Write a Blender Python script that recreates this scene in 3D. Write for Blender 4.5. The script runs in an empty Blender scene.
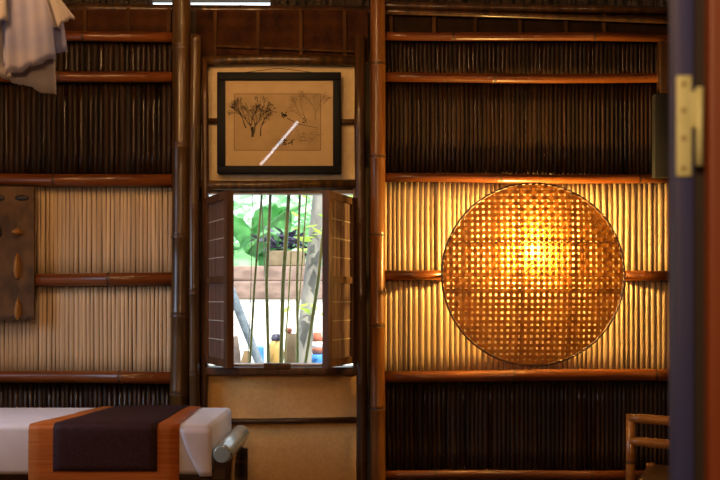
import bpy, bmesh, math, random
from mathutils import Vector, Matrix, noise as mnoise
random.seed(7)
PI = math.pi
SC = bpy.context.scene
C = SC.collection

# ------------------------------------------------------------------ camera, world, lights
CAM_Z, CAM_Y, FPX, HY = 1.15, -4.5, 900.0, 300.0
cd = bpy.data.cameras.new('camera')
cd.lens = 45; cd.sensor_width = 36; cd.shift_y = 60 / 720
cd.dof.use_dof = True; cd.dof.focus_distance = 4.5; cd.dof.aperture_fstop = 5.0
cd.clip_start = 0.02
cam = bpy.data.objects.new('camera', cd); C.objects.link(cam)
cam.location = (0, CAM_Y, CAM_Z); cam.rotation_euler = (PI / 2, 0, 0)
SC.camera = cam

w = bpy.data.worlds.new('sky'); SC.world = w; w.use_nodes = True
bg = w.node_tree.nodes['Background']
bg.inputs[0].default_value = (0.80, 0.90, 1.0, 1); bg.inputs[1].default_value = 1.6

def lamp(name, kind, loc, energy, color, **kw):
    l = bpy.data.lights.new(name, kind); l.energy = energy; l.color = color
    for k, v in kw.items(): setattr(l, k, v)
    o = bpy.data.objects.new(name, l); o.location = loc; C.objects.link(o)
    return o

s = lamp('sun', 'SUN', (3, -6, 8), 5.5, (1.0, 0.95, 0.86), angle=0.01)
s.rotation_euler = (math.radians(38), 0, math.radians(30))
# the room's hanging bulbs, plus two added fill lights
lamp('warm_bulb_and_fill_light', 'POINT', (-1.38, -2.1, 2.62), 34, (1.0, 0.54, 0.21), shadow_soft_size=0.08)
lamp('warm_bulb_and_fill_light', 'POINT', (-0.30, -4.9, 2.00), 66, (1.0, 0.57, 0.27), shadow_soft_size=0.2)  # added fill behind the camera, softens the warm light
lamp('warm_bulb_and_fill_light', 'POINT', (-0.45, -1.5, 2.80), 20, (1.0, 0.54, 0.21), shadow_soft_size=0.08)  # added central fill, eases the shutter's shadow on the cloth panels
lamp('warm_bulb_and_fill_light', 'POINT', (1.10, -2.0, 2.42), 5, (1.0, 0.56, 0.23), shadow_soft_size=0.04)
# the bulb behind the woven tray (its glass is built with the lamp)
lamp('tray_bulb_light', 'POINT', (0.825, -0.172, 1.383), 72, (1.0, 0.58, 0.14), shadow_soft_size=0.025)
# slim area light added to mirror a slanting streak in the picture's glass
sl = lamp('added_streak_light', 'AREA', (-0.71, -3.5, 2.53), 0.20, (0.86, 0.92, 1.0), shape='RECTANGLE', size=0.50, size_y=0.022)
_x = Vector((0.32, 0, 0.37)).normalized(); _z = Vector((0, -1, 0)); _y = _z.cross(_x)
sl.rotation_euler = Matrix((_x, _y, _z)).transposed().to_euler()

# cool area light added at the unseen left opening to tint the bed
dw = lamp('cool_side_fill', 'AREA', (-2.47, -1.25, 1.48), 3, (0.58, 0.74, 1.0), shape='RECTANGLE', size=0.65, size_y=0.8)
dw.rotation_euler = (Vector((-1.0, -0.6, 0.65)) - Vector((-2.47, -1.25, 1.48))).to_track_quat('-Z', 'Y').to_euler(); dw.data.spread = math.radians(75)
SC.view_settings.view_transform = 'Standard'; SC.view_settings.look = 'None'
SC.view_settings.exposure = 0.68; SC.view_settings.gamma = 1.0
SC.view_settings.use_curve_mapping = False
try:
    SC.cycles.use_denoising = True
    SC.cycles.sample_clamp_indirect = 4.0
    SC.cycles.max_bounces = 8
except Exception:
    pass

# ------------------------------------------------------------------ helpers
def X(px, y=0.0): return (px - 360) * (y - CAM_Y) / FPX      # photo column -> metres at depth y
def Z(py, y=0.0): return CAM_Z + (HY - py) * (y - CAM_Y) / FPX
def P(px, py, y=0.0): return Vector((X(px, y), y, Z(py, y)))

class MB:
    def __init__(s): s.v = []; s.f = []; s.m = []; s.sm = []
    def face(s, idx, m=0, smooth=False): s.f.append(idx); s.m.append(m); s.sm.append(smooth)
    def poly(s, pts, m=0):
        b = len(s.v); s.v += [Vector(p) for p in pts]; s.face(list(range(b, b + len(pts))), m)
    def box(s, x0, x1, y0, y1, z0, z1, m=0):
        b = len(s.v)
        s.v += [Vector(p) for p in ((x0,y0,z0),(x1,y0,z0),(x1,y1,z0),(x0,y1,z0),(x0,y0,z1),(x1,y0,z1),(x1,y1,z1),(x0,y1,z1))]
        for q in ((0,3,2,1),(4,5,6,7),(0,1,5,4),(1,2,6,5),(2,3,7,6),(3,0,4,7)): s.face([b+i for i in q], m)
        return s
    def bar(s, a, b_, wx, wy, up=(0, 0, 1), m=0):
        a = Vector(a); b_ = Vector(b_); d = (b_ - a).normalized(); u = Vector(up)
        if abs(d.dot(u)) > 0.95: u = Vector((0, 1, 0))
        n = d.cross(u).normalized(); u = n.cross(d)
        b = len(s.v)
        for p in (a, b_):
            for i, j in ((-1,-1),(1,-1),(1,1),(-1,1)): s.v.append(p + n*(i*wx/2) + u*(j*wy/2))
        for q in ((3,2,1,0),(4,5,6,7),(0,1,5,4),(1,2,6,5),(2,3,7,6),(3,0,4,7)): s.face([b+i for i in q], m)
        return s
    def rbox(s, x0, x1, y0, y1, z0, z1, r, seg=3, m=0, mat=None):
        bm = bmesh.new(); bmesh.ops.create_cube(bm, size=1)
        for v in bm.verts: v.co = Vector(((x0+x1)/2 + v.co.x*(x1-x0), (y0+y1)/2 + v.co.y*(y1-y0), (z0+z1)/2 + v.co.z*(z1-z0)))
        bmesh.ops.bevel(bm, geom=bm.edges[:], offset=r, segments=seg, profile=0.5, affect='EDGES')
        if mat: bmesh.ops.transform(bm, matrix=mat, verts=bm.verts[:])
        b = len(s.v); bm.verts.index_update()
        s.v += [v.co.copy() for v in bm.verts]
        for f in bm.faces: s.face([b + v.index for v in f.verts], m, True)
        bm.free(); return s
    def tube(s, pts, rad, seg=12, m=0, caps=True, mats=None, flat=1.0):
        pts = [Vector(p) for p in pts]; n = len(pts)
        if not hasattr(rad, '__len__'): rad = [rad]*n
        b = len(s.v); t0 = (pts[1]-pts[0]).normalized()
        ref = Vector((0,0,1)) if abs(t0.z) < 0.9 else Vector((1,0,0))
        u = t0.cross(ref).normalized()
        for i in range(n):
            t = (pts[min(i+1,n-1)] - pts[max(i-1,0)]).normalized()
            u = (u - t*u.dot(t)).normalized(); v = t.cross(u)
            for k in range(seg):
                a = 2*PI*k/seg
                s.v.append(pts[i] + (u*math.cos(a) + v*math.sin(a)*flat)*rad[i])
        for i in range(n-1):
            mm = mats[i] if mats else m
            for k in range(seg):
                k2 = (k+1) % seg
                s.face([b+i*seg+k, b+i*seg+k2, b+(i+1)*seg+k2, b+(i+1)*seg+k], mm, True)
        if caps:
            s.face([b+k for k in range(seg)][::-1], m); s.face([b+(n-1)*seg+k for k in range(seg)], m)
        return s
    def ball(s, c, r, seg=14, rings=8, m=0, sx=1, sy=1, sz=1):
        c = Vector(c); b = len(s.v)
        for i in range(rings+1):
            th = PI*i/rings
            for k in range(seg):
                a = 2*PI*k/seg
                s.v.append(c + Vector((r*sx*math.sin(th)*math.cos(a), r*sy*math.sin(th)*math.sin(a), r*sz*math.cos(th))))
        for i in range(rings):
            for k in range(seg):
                k2 = (k+1) % seg
                s.face([b+i*seg+k, b+(i+1)*seg+k, b+(i+1)*seg+k2, b+i*seg+k2], m, True)
        return s
    def grid(s, rows, m=0, smooth=True):
        b = len(s.v); nr = len(rows); nc = len(rows[0])
        for r in rows: s.v += [Vector(p) for p in r]
        for i in range(nr-1):
            for j in range(nc-1):
                s.face([b+i*nc+j, b+i*nc+j+1, b+(i+1)*nc+j+1, b+(i+1)*nc+j], m, smooth)
        return s
    def sheet(s, rows, normal, th, m=0, smooth=True):
        """a thin solid: rows of points plus the same rows pushed by th along normal, edges closed"""
        n = Vector(normal).normalized()*th
        nr = len(rows); nc = len(rows[0]); b = len(s.v)
        for r in rows: s.v += [Vector(p) for p in r]
        for r in rows: s.v += [Vector(p) - n for p in r]
        o = nr*nc
        for i in range(nr-1):
            for j in range(nc-1):
                q = [b+i*nc+j, b+i*nc+j+1, b+(i+1)*nc+j+1, b+(i+1)*nc+j]
                s.face(q, m, smooth); s.face([k+o for k in q][::-1], m, smooth)
        for i in range(nr-1):
            for j in (0, nc-1): s.face([b+i*nc+j, b+(i+1)*nc+j, b+(i+1)*nc+j+o, b+i*nc+j+o], m)
        for j in range(nc-1):
            for i in (0, nr-1): s.face([b+i*nc+j, b+i*nc+j+1, b+i*nc+j+1+o, b+i*nc+j+o], m)
        return s
    def build(s, name, mat, parent=None, origin=None):
        """verts are in world metres; origin None: an own thing stands at its base centre, a part shares its parent's origin"""
        org = Vector((0, 0, 0))
        if parent is not None: org = wloc(parent)
        elif origin is not None: org = Vector(origin)
        elif origin is None and s.v:
            xs = [p.x for p in s.v]; ys = [p.y for p in s.v]; zs = [p.z for p in s.v]
            org = Vector(((min(xs)+max(xs))/2, (min(ys)+max(ys))/2, min(zs)))
        me = bpy.data.meshes.new(name)
        me.from_pydata([tuple(p - org) for p in s.v], [], s.f)
        for mt in (mat if isinstance(mat, (list, tuple)) else [mat]): me.materials.append(mt)
        me.polygons.foreach_set('material_index', s.m)
        me.polygons.foreach_set('use_smooth', s.sm)
        bm = bmesh.new(); bm.from_mesh(me); bmesh.ops.recalc_face_normals(bm, faces=bm.faces[:]); bm.to_mesh(me); bm.free()
        me.update()
        o = bpy.data.objects.new(name, me); C.objects.link(o)
        if parent is not None: o.parent = parent
        else: o.location = org
        return o

def wloc(o):
    l = Vector((0, 0, 0))
    while o is not None: l = l + o.location; o = o.parent
    return l
def thing(name, label, cat, loc, group=None):
    o = bpy.data.objects.new(name, None); C.objects.link(o); o.location = loc
    o.empty_display_size = 0.1
    return tag(o, label, cat, group)
def tag(o, label, cat, group=None, kind=None):
    o['label'] = label; o['category'] = cat
    if group: o['group'] = group
    if kind: o['kind'] = kind
    return o
def struct(o): o['kind'] = 'structure'; return o

# ------------------------------------------------------------------ materials
def mat(name, c1, c2=None, rough=0.5, scale=(8, 8, 8), detail=4, coat=0.0, spec=0.5, bump=0.0, bscale=None, trans=0.0, lo=0.35, hi=0.65, sheen=0.0, rvar=None):
    m = bpy.data.materials.new(name); m.use_nodes = True
    nt = m.node_tree; N = nt.nodes; L = nt.links
    b = N['Principled BSDF']; out = N['Material Output']
    b.inputs['Roughness'].default_value = rough
    b.inputs['Specular IOR Level'].default_value = spec
    b.inputs['Coat Weight'].default_value = coat
    b.inputs['Coat Roughness'].default_value = 0.18
    b.inputs['Sheen Weight'].default_value = sheen
    b.inputs['Base Color'].default_value = (*c1, 1)
    col = None
    if c2 is not None:
        tc = N.new('ShaderNodeTexCoord'); mp = N.new('ShaderNodeMapping'); mp.inputs['Scale'].default_value = scale
        nz = N.new('ShaderNodeTexNoise'); nz.inputs['Scale'].default_value = 1.0; nz.inputs['Detail'].default_value = detail
        rp = N.new('ShaderNodeValToRGB'); rp.color_ramp.elements[0].position = lo; rp.color_ramp.elements[1].position = hi
        rp.color_ramp.elements[0].color = (*c1, 1); rp.color_ramp.elements[1].color = (*c2, 1)
        L.new(tc.outputs['Object'], mp.inputs[0]); L.new(mp.outputs[0], nz.inputs['Vector'])
        L.new(nz.outputs['Fac'], rp.inputs[0]); L.new(rp.outputs[0], b.inputs['Base Color']); col = rp.outputs[0]
        if bump:
            bp = N.new('ShaderNodeBump'); bp.inputs['Strength'].default_value = bump; bp.inputs['Distance'].default_value = 0.004
            if bscale:
                mp2 = N.new('ShaderNodeMapping'); mp2.inputs['Scale'].default_value = bscale
                n2 = N.new('ShaderNodeTexNoise'); n2.inputs['Scale'].default_value = 1; n2.inputs['Detail'].default_value = 3
                L.new(tc.outputs['Object'], mp2.inputs[0]); L.new(mp2.outputs[0], n2.inputs['Vector']); L.new(n2.outputs['Fac'], bp.inputs['Height'])
            else: L.new(nz.outputs['Fac'], bp.inputs['Height'])
            L.new(bp.outputs[0], b.inputs['Normal'])
    if rvar:
        mpr = N.new('ShaderNodeMapping'); mpr.inputs['Scale'].default_value = rvar[2]; nr = N.new('ShaderNodeTexNoise'); nr.inputs['Scale'].default_value = 1; nr.inputs['Detail'].default_value = 2
        mr = N.new('ShaderNodeMapRange'); mr.inputs[1].default_value = .38; mr.inputs[2].default_value = .6; mr.inputs[3].default_value = rvar[0]; mr.inputs[4].default_value = rvar[1]
        L.new(tc.outputs['Object'], mpr.inputs[0]); L.new(mpr.outputs[0], nr.inputs['Vector']); L.new(nr.outputs['Fac'], mr.inputs[0]); L.new(mr.outputs[0], b.inputs['Roughness'])
    if trans:
        tr = N.new('ShaderNodeBsdfTranslucent'); mx = N.new('ShaderNodeMixShader'); mx.inputs[0].default_value = trans
        if col: L.new(col, tr.inputs[0])
        else: tr.inputs[0].default_value = (*c1, 1)
        L.new(b.outputs[0], mx.inputs[1]); L.new(tr.outputs[0], mx.inputs[2]); L.new(mx.outputs[0], out.inputs[0])
    return m
def emit(name, c, st):
    m = bpy.data.materials.new(name); m.use_nodes = True; nt = m.node_tree
    e = nt.nodes.new('ShaderNodeEmission'); e.inputs[0].default_value = (*c, 1); e.inputs[1].default_value = st
    nt.links.new(e.outputs[0], nt.nodes['Material Output'].inputs[0]); return m

V, H = (30, 30, 2.0), (2.0, 30, 30)
M = {}
M['bam_v'] = mat('brown bamboo upright', (0.026, 0.0125, 0.003), (0.098, 0.046, 0.010), 0.34, (35, 35, 2.2), coat=0.12, bump=0.15)
M['bam_dark'] = mat('dark bamboo upright', (0.030, 0.013, 0.005), (0.085, 0.036, 0.011), 0.34, (35, 35, 2.2), coat=0.3, bump=0.15)
M['bam_lamplit'] = mat('lamplit bamboo upright', (0.10, 0.032, 0.006), (0.21, 0.078, 0.017), 0.32, (35, 35, 2.2), coat=0.12, bump=0.12)  # the lamp's orange glow is put into the brown bamboo's colour
M['bam_h'] = mat('brown bamboo rail', (0.085, 0.021, 0.004), (0.19, 0.054, 0.009), 0.32, (2.2, 35, 35), coat=0.12, bump=0.12)
M['bam_hd'] = mat('dark bamboo rail', (0.028, 0.012, 0.005), (0.075, 0.03, 0.010), 0.36, (2.2, 35, 35), coat=0.2, bump=0.12)
M['batten'] = mat('matte brown strip', (0.03, 0.013, 0.004), (0.09, 0.038, 0.010), 0.8, (30, 30, 3), spec=0.15)
M['node'] = mat('bamboo node ring', (0.035, 0.014, 0.005), (0.08, 0.03, 0.01), 0.5, (30, 30, 30))
M['slat_dark'] = mat('dark stained reed', (0.008, 0.0036, 0.0013), (0.034, 0.0135, 0.0045), 0.27, (46, 46, 1.2), coat=0.0, spec=0.32, rvar=(0.22, 0.75, (38, 38, 1.5)), bump=0.5, bscale=(20, 20, 5))
M['slat_light'] = mat('pale peeled bamboo', (0.40, 0.285, 0.165), (0.58, 0.43, 0.27), 0.50, (44, 44, 1.0), bump=0.1)
M['backing'] = mat('dark backing board', (0.018, 0.010, 0.005), (0.03, 0.016, 0.008), 0.8)
M['cream'] = mat('coarse cream cloth', (0.60, 0.345, 0.115), (0.68, 0.41, 0.15), 0.85, (60, 60, 60), bump=0.25, lo=0.3, hi=0.7)
M['cream_up'] = mat('pale rice paper', (0.54, 0.41, 0.23), (0.60, 0.47, 0.28), 0.8, (30, 30, 30), bump=0.15)
M['wood_dark'] = mat('dark window wood', (0.05, 0.02, 0.008), (0.13, 0.05, 0.016), 0.45, (25, 25, 3), bump=0.1, coat=0.15)
M['wood_grey'] = mat('grey weathered wood', (0.010, 0.010, 0.011), (0.02, 0.019, 0.02), 0.7, (25, 25, 3))
M['reed'] = mat('thin shutter reeds', (0.18, 0.105, 0.080), (0.32, 0.20, 0.155), 0.5, (120, 120, 2), trans=0.45)
M['thread'] = mat('pale thread', (0.45, 0.38, 0.30), rough=0.8)
M['scroll'] = mat('lacquer with painted window sheen', (0.22, 0.30, 0.34), (0.30, 0.38, 0.42), 0.30, (6, 6, 6), coat=0.6)  # window's pale reflection put into the colour of the dark lacquer
M['thatch'] = mat('dark thatch', (0.018, 0.010, 0.004), (0.06, 0.035, 0.014), 0.85, (6, 70, 70), bump=0.5)
M['floor'] = mat('dark floor boards', (0.06, 0.028, 0.012), (0.11, 0.05, 0.02), 0.45, (3, 30, 30))
M['wall'] = mat('dim side wall', (0.035, 0.018, 0.009), (0.07, 0.035, 0.015), 0.6, (30, 30, 2))
M['black'] = mat('black frame lacquer', (0.005, 0.005, 0.006), rough=0.5, spec=0.12)
M['mat'] = mat('tan picture mount', (0.52, 0.39, 0.22), (0.56, 0.42, 0.24), 0.9, (20, 20, 20))
M['paper'] = mat('aged drawing paper', (0.40, 0.29, 0.15), (0.49, 0.36, 0.20), 0.9, (9, 9, 9))
M['line'] = mat('brown ruled line', (0.22, 0.13, 0.055), rough=0.9)
M['ink'] = mat('black ink', (0.02, 0.015, 0.012), (0.07, 0.05, 0.03), 0.8, (60, 60, 60))
M['wash'] = mat('grey ink wash', (0.22, 0.155, 0.085), (0.36, 0.25, 0.13), 0.9, (40, 40, 40))
M['strip'] = mat('woven bamboo strip', (0.29, 0.105, 0.014), (0.44, 0.185, 0.032), 0.5, (25, 25, 25), trans=0.30)
M['rim'] = mat('dark tray rim', (0.05, 0.02, 0.006), (0.12, 0.05, 0.015), 0.4, (20, 20, 20))
M['bulb'] = emit('glowing bulb', (1.0, 0.78, 0.38), 60)
_n = M['bulb'].node_tree; _t = _n.nodes.new('ShaderNodeBsdfTransparent'); _m = _n.nodes.new('ShaderNodeMixShader'); _m.inputs[0].default_value = 0.4
_n.links.new(_t.outputs[0], _m.inputs[1]); _n.links.new(_n.nodes['Emission'].outputs[0], _m.inputs[2]); _n.links.new(_m.outputs[0], _n.nodes['Material Output'].inputs[0])
M['brass'] = mat('dull brass', (0.35, 0.22, 0.07), rough=0.35); M['brass'].node_tree.nodes['Principled BSDF'].inputs['Metallic'].default_value = 0.9
M['sheet'] = mat('white bed sheet', (0.50, 0.44, 0.47), (0.55, 0.49, 0.52), 0.85, (9, 9, 9), bump=0.3, sheen=0.2)
M['run_o'] = mat('burnt orange silk', (0.27, 0.066, 0.009), (0.37, 0.10, 0.016), 0.6, (5, 5, 120), spec=0.15)
M['run_d'] = mat('dark brown silk', (0.022, 0.009, 0.010), (0.036, 0.014, 0.014), 0.7, (90, 90, 90), spec=0.1)
M['lacquer'] = mat('dark glossy lacquer wood', (0.03, 0.018, 0.012), (0.055, 0.03, 0.018), 0.16, (4, 30, 30), coat=0.8)
M['chair'] = mat('golden brown chair bamboo', (0.19, 0.075, 0.016), (0.36, 0.15, 0.032), 0.28, (6, 25, 25), coat=0.4)
M['board'] = mat('worn carved board', (0.045, 0.021, 0.007), (0.12, 0.058, 0.018), 0.8, (14, 14, 9), bump=0.5)
M['relief'] = mat('amber relief', (0.24, 0.11, 0.022), (0.34, 0.16, 0.04), 0.45, (20, 20, 20))
M['relief_d'] = mat('dark relief', (0.018, 0.012, 0.009), rough=0.5)
M['cloth1'] = mat('cream hanging cotton', (0.46, 0.41, 0.42), (0.56, 0.50, 0.50), 0.9, (14, 14, 14), trans=0.35)
M['cloth2'] = mat('greyish violet hanging cotton', (0.25, 0.27, 0.52), (0.44, 0.40, 0.50), 0.9, (6, 6, 6), trans=0.3)
M['jamb'] = mat('slate blue paint', (0.020, 0.030, 0.160), (0.045, 0.050, 0.145), 0.55, (9, 9, 3), lo=0.3, hi=0.7)
M['hinge'] = mat('cream painted hinge', (0.50, 0.54, 0.28), (0.58, 0.62, 0.36), 0.45, (30, 30, 30))
M['screw'] = mat('dull screw', (0.30, 0.26, 0.13), rough=0.4)
M['leaf_red'] = mat('red brown door varnish', (0.15, 0.034, 0.010), (0.21, 0.05, 0.014), 0.5, (12, 12, 2))
M['gap'] = mat('dark rebate', (0.02, 0.014, 0.012), rough=0.7)
M['stem'] = mat('grey green culm', (0.20, 0.34, 0.15), (0.36, 0.50, 0.25), 0.4, (20, 20, 4))
M['stem_y'] = mat('yellow green culm', (0.42, 0.46, 0.20), (0.62, 0.64, 0.34), 0.4, (20, 20, 4))
M['banana'] = mat('banana leaf', (0.20, 0.50, 0.20), (0.38, 0.70, 0.36), 0.45, (3, 3, 8), trans=0.5)
M['lime'] = mat('lime leaf', (0.34, 0.56, 0.07), (0.55, 0.70, 0.13), 0.45, (10, 10, 10), trans=0.5)
M['bush'] = mat('garden leaf', (0.24, 0.58, 0.28), (0.50, 0.78, 0.44), 0.5, (4, 4, 4), trans=0.45)
M['trunk'] = mat('pale grey bark', (0.17, 0.16, 0.145), (0.30, 0.285, 0.25), 0.9, (12, 12, 5), bump=0.5)
M['coping'] = mat('rosy brown wall', (0.15, 0.10, 0.08), (0.28, 0.19, 0.155), 0.9, (5, 5, 14), bump=0.4)
M['white_wall'] = mat('whitewashed wall', (0.80, 0.80, 0.78), (0.86, 0.86, 0.84), 0.9, (6, 6, 6))
M['ground'] = mat('pale gravel', (0.40, 0.36, 0.28), (0.50, 0.46, 0.36), 0.95, (20, 20, 20))
M['planter'] = mat('tan planter', (0.15, 0.11, 0.06), (0.21, 0.155, 0.09), 0.8, (9, 9, 9))
M['dark_fl'] = mat('dark violet leaf', (0.03, 0.03, 0.06), (0.08, 0.07, 0.12), 0.6, (20, 20, 20))
M['pole_b'] = mat('blue grey pole', (0.08, 0.11, 0.14), (0.18, 0.22, 0.25), 0.6, (20, 20, 20))
M['stump'] = mat('brown stump', (0.12, 0.075, 0.035), (0.22, 0.14, 0.06), 0.9, (15, 15, 15))
M['clay'] = mat('ochre clay', (0.42, 0.26, 0.07), (0.55, 0.36, 0.11), 0.7, (9, 9, 9))
M['clay_r'] = mat('red clay', (0.34, 0.10, 0.05), (0.44, 0.15, 0.08), 0.7, (9, 9, 9))
M['blue'] = mat('bright blue plastic', (0.04, 0.20, 0.62), (0.06, 0.26, 0.74), 0.5, (9, 9, 9))
M['dark'] = mat('dark brown sheath', (0.06, 0.045, 0.04), (0.13, 0.09, 0.07), 0.8, (15, 15, 15))
# picture glass: clear with a Fresnel reflection
g = bpy.data.materials.new('picture glass'); g.use_nodes = True; nt = g.node_tree
for n in list(nt.nodes):
    if n.type != 'OUTPUT_MATERIAL': nt.nodes.remove(n)
tr = nt.nodes.new('ShaderNodeBsdfTransparent'); gl = nt.nodes.new('ShaderNodeBsdfGlossy'); gl.inputs['Roughness'].default_value = 0.015
fr = nt.nodes.new('ShaderNodeFresnel'); fr.inputs[0].default_value = 1.5; mx = nt.nodes.new('ShaderNodeMixShader')
nt.links.new(fr.outputs[0], mx.inputs[0]); nt.links.new(tr.outputs[0], mx.inputs[1]); nt.links.new(gl.outputs[0], mx.inputs[2])
nt.links.new(mx.outputs[0], nt.nodes['Material Output'].inputs[0]); M['glass'] = g
# woven matting: two crossing wave bands tinted brown
def weave_mat(name, c1, c2, sc):
    m = mat(name, c1, c2, 0.9, (8, 8, 8), spec=0.15); nt = m.node_tree; N = nt.nodes; L = nt.links
    tc = N.new('ShaderNodeTexCoord'); mp = N.new('ShaderNodeMapping'); mp.inputs['Rotation'].default_value = (0, PI/4, 0)
    ck = N.new('ShaderNodeTexChecker'); ck.inputs['Scale'].default_value = sc; ck.inputs[1].default_value = (*c1, 1); ck.inputs[2].default_value = (*c2, 1)
    L.new(tc.outputs['Object'], mp.inputs[0]); L.new(mp.outputs[0], ck.inputs[0])
    b = N['Principled BSDF']; old = b.inputs['Base Color'].links[0].from_socket
    mi = N.new('ShaderNodeMixRGB'); mi.inputs[0].default_value = 0.22; L.new(old, mi.inputs[1]); L.new(ck.outputs[0], mi.inputs[2]); L.new(mi.outputs[0], b.inputs['Base Color'])
    return m
M['weave'] = weave_mat('brown woven matting', (0.016, 0.005, 0.0014), (0.06, 0.019, 0.0045), 22)
M['weave_d'] = weave_mat('dark woven matting', (0.012, 0.006, 0.0025), (0.03, 0.014, 0.005), 22)  # the same matting in a darker tone

# ------------------------------------------------------------------ setting
struct(MB().box(-2.6, 2.0, -7.2, 0.06, -0.06, 0.0).build('floor', M['floor']))
struct(MB().box(-2.6, 2.0, -7.2, 0.89, 2.93, 3.0).build('ceiling', M['thatch']))
wlm = MB()
for a in ((-7.0, -1.7, 0, 2.93), (-0.8, 0.05, 0, 2.93), (-1.7, -0.8, 0, 1.10), (-1.7, -0.8, 1.85, 2.93)): wlm.box(-2.6, -2.5, a[0], a[1], a[2], a[3])
struct(wlm.build('wall_left', M['wall']))
fw = MB()
for a in ((-1.7, -1.65, 1.10, 1.85), (-.85, -.8, 1.10, 1.85), (-1.275, -1.225, 1.15, 1.80), (-1.65, -.85, 1.10, 1.15), (-1.65, -.85, 1.80, 1.85)): fw.box(-2.58, -2.52, *a)
struct(fw.build('added_side_window', M['wall']))  # unseen opening added in the left wall to bring cool light in
struct(MB().box(1.85, 1.95, -7.0, 0.05, 0, 2.93).build('wall_right', M['wall']))
struct(MB().box(-2.6, 2.0, -7.2, -7.05, 0, 2.93).build('wall_rear', M['wall']))
struct(MB().box(-9, 9, 0.3, 40, -0.06, 0.0).build('ground', M['ground']))

WX0, WX1, WZ0, WZ1 = X(204), X(356), Z(366), Z(190)
TOPZ = 2.60
wb = MB()
for a in ((-2.5, WX0, 0, TOPZ), (WX1, 1.85, 0, TOPZ), (WX0, WX1, 0, WZ0), (WX0, WX1, WZ1, TOPZ)):
    wb.box(a[0], a[1], 0.03, 0.05, a[2], a[3])
wall = struct(wb.build('wall_back', M['backing'], origin=(0, 0, 0)))

def slats(x0, x1, z0, z1, pitch, bulge, m, jit=0.12, gap=0.06, y0=0.025):
    mb = MB(); x = x0
    while x < x1 - pitch*0.4:
        wd = pitch*(1 + random.uniform(-jit, jit)); xc = x + wd/2; hw = wd/2*(1-gap*random.choice((.3, .6, 1, 1, 2.2)))
        tilt = random.uniform(-1, 1)*0.0025; yo = y0 + random.uniform(-1, 1)*0.0016; bl = bulge*(1+random.uniform(-.25, .25))
        zt = z1; zb = z0; b = len(mb.v); K = 7; nz = 5
        ph = random.uniform(0, 6); am = random.uniform(0.0, 0.0012)
        for i in range(nz):
            t = i/(nz-1); z = zb + (zt-zb)*t
            for k in range(K):
                a = PI*k/(K-1)
                mb.v.append(Vector((xc + tilt*(t-.5) + am*math.sin(ph+t*5) - hw*math.cos(a), yo - bl*math.sin(a), z)))
        for i in range(nz-1):
            for k in range(K-1):
                mb.face([b+i*K+k, b+i*K+k+1, b+(i+1)*K+k+1, b+(i+1)*K+k], 0, True)
        mb.face([b+(nz-1)*K+k for k in range(K)]); mb.face([b+k for k in range(K)][::-1])
        x += wd
    return mb.build('slat_panel', m, wall)

# left bay, five rows of slats between rails; right bay likewise
LX0, LX1 = -2.5, X(173)
RX0, RX1 = X(382), X(672)
SD, SL = 0.0272, 0.0225
slats(LX0, LX1, Z(76), Z(40), SD, 0.012, M['slat_dark'])
slats(LX0, LX1, Z(177), Z(80), SD, 0.012, M['slat_dark'])
slats(LX0, LX1, Z(278), Z(182), SL, 0.0042, M['slat_light'], .25, .085)
slats(LX0, LX1, Z(377), Z(281), SL, 0.0042, M['slat_light'], .25, .085)
slats(LX0, LX1, 0.0, Z(381), 0.024, 0.011, M['slat_dark'])
slats(RX0, RX1, Z(76), Z(40), 0.0215, 0.010, M['slat_dark'])
slats(RX0, RX1, Z(177), Z(80), 0.0215, 0.010, M['slat_dark'])
slats(RX0, RX1, Z(275), Z(180), 0.0265, 0.013, M['slat_light'], 0.22, 0.03)
slats(RX0, RX1, Z(376), Z(277), 0.0265, 0.013, M['slat_light'], 0.22, 0.03)
slats(RX0, RX1, Z(473), Z(380), 0.023, 0.010, M['slat_dark'])
MB().box(RX0, 1.85, 0.0, 0.03, 0, Z(476)).build('base_board', M['wood_dark'], wall)
MB().box(RX1, 1.85, -0.02, 0.03, Z(480), TOPZ).build('end_board', M['wood_dark'], wall)

# woven matting along the wall head with thin uprights
MB().box(LX0, X(178), 0.0, 0.03, Z(38), TOPZ).build('woven_panel', M['weave'], wall)
MB().box(X(196), X(368), 0.0, 0.03, Z(62), TOPZ).build('woven_panel', M['weave'], wall)
MB().box(RX0 - .03, RX1, 0.0, 0.03, Z(40), TOPZ).build('woven_panel', M['weave_d'], wall)
for px, b_, t_ in ((40, 33, 8), (85, 33, 8), (128, 33, 8), (169, 33, 8), (215, 57, 10), (258, 57, 10), (301, 57, 10), (345, 57, 10),
                   (391, 34, 12), (434, 34, 13), (475, 34, 14), (520, 34, 14), (566, 34, 15), (604, 34, 15)):
    MB().bar(P(px, b_, -0.008), P(px + random.uniform(-.6, .6), t_, -0.008), 0.017, 0.014).build('batten', M['batten'], wall)
MB().bar(P(213, 46, -0.012), P(357, 52, -0.012), 0.013, 0.011).build('batten', M['batten'], wall)
# cloth and paper infill of the middle bay
MB().box(X(201), X(358), 0.008, 0.03, Z(184), Z(62)).build('paper_panel', M['cream_up'], wall)
MB().box(X(205), X(357), 0.008, 0.03, Z(420), Z(372)).build('cloth_panel', M['cream'], wall)
MB().box(X(205), X(357), 0.008, 0.03, 0.0, Z(421)).build('cloth_panel', M['cream'], wall)

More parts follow.
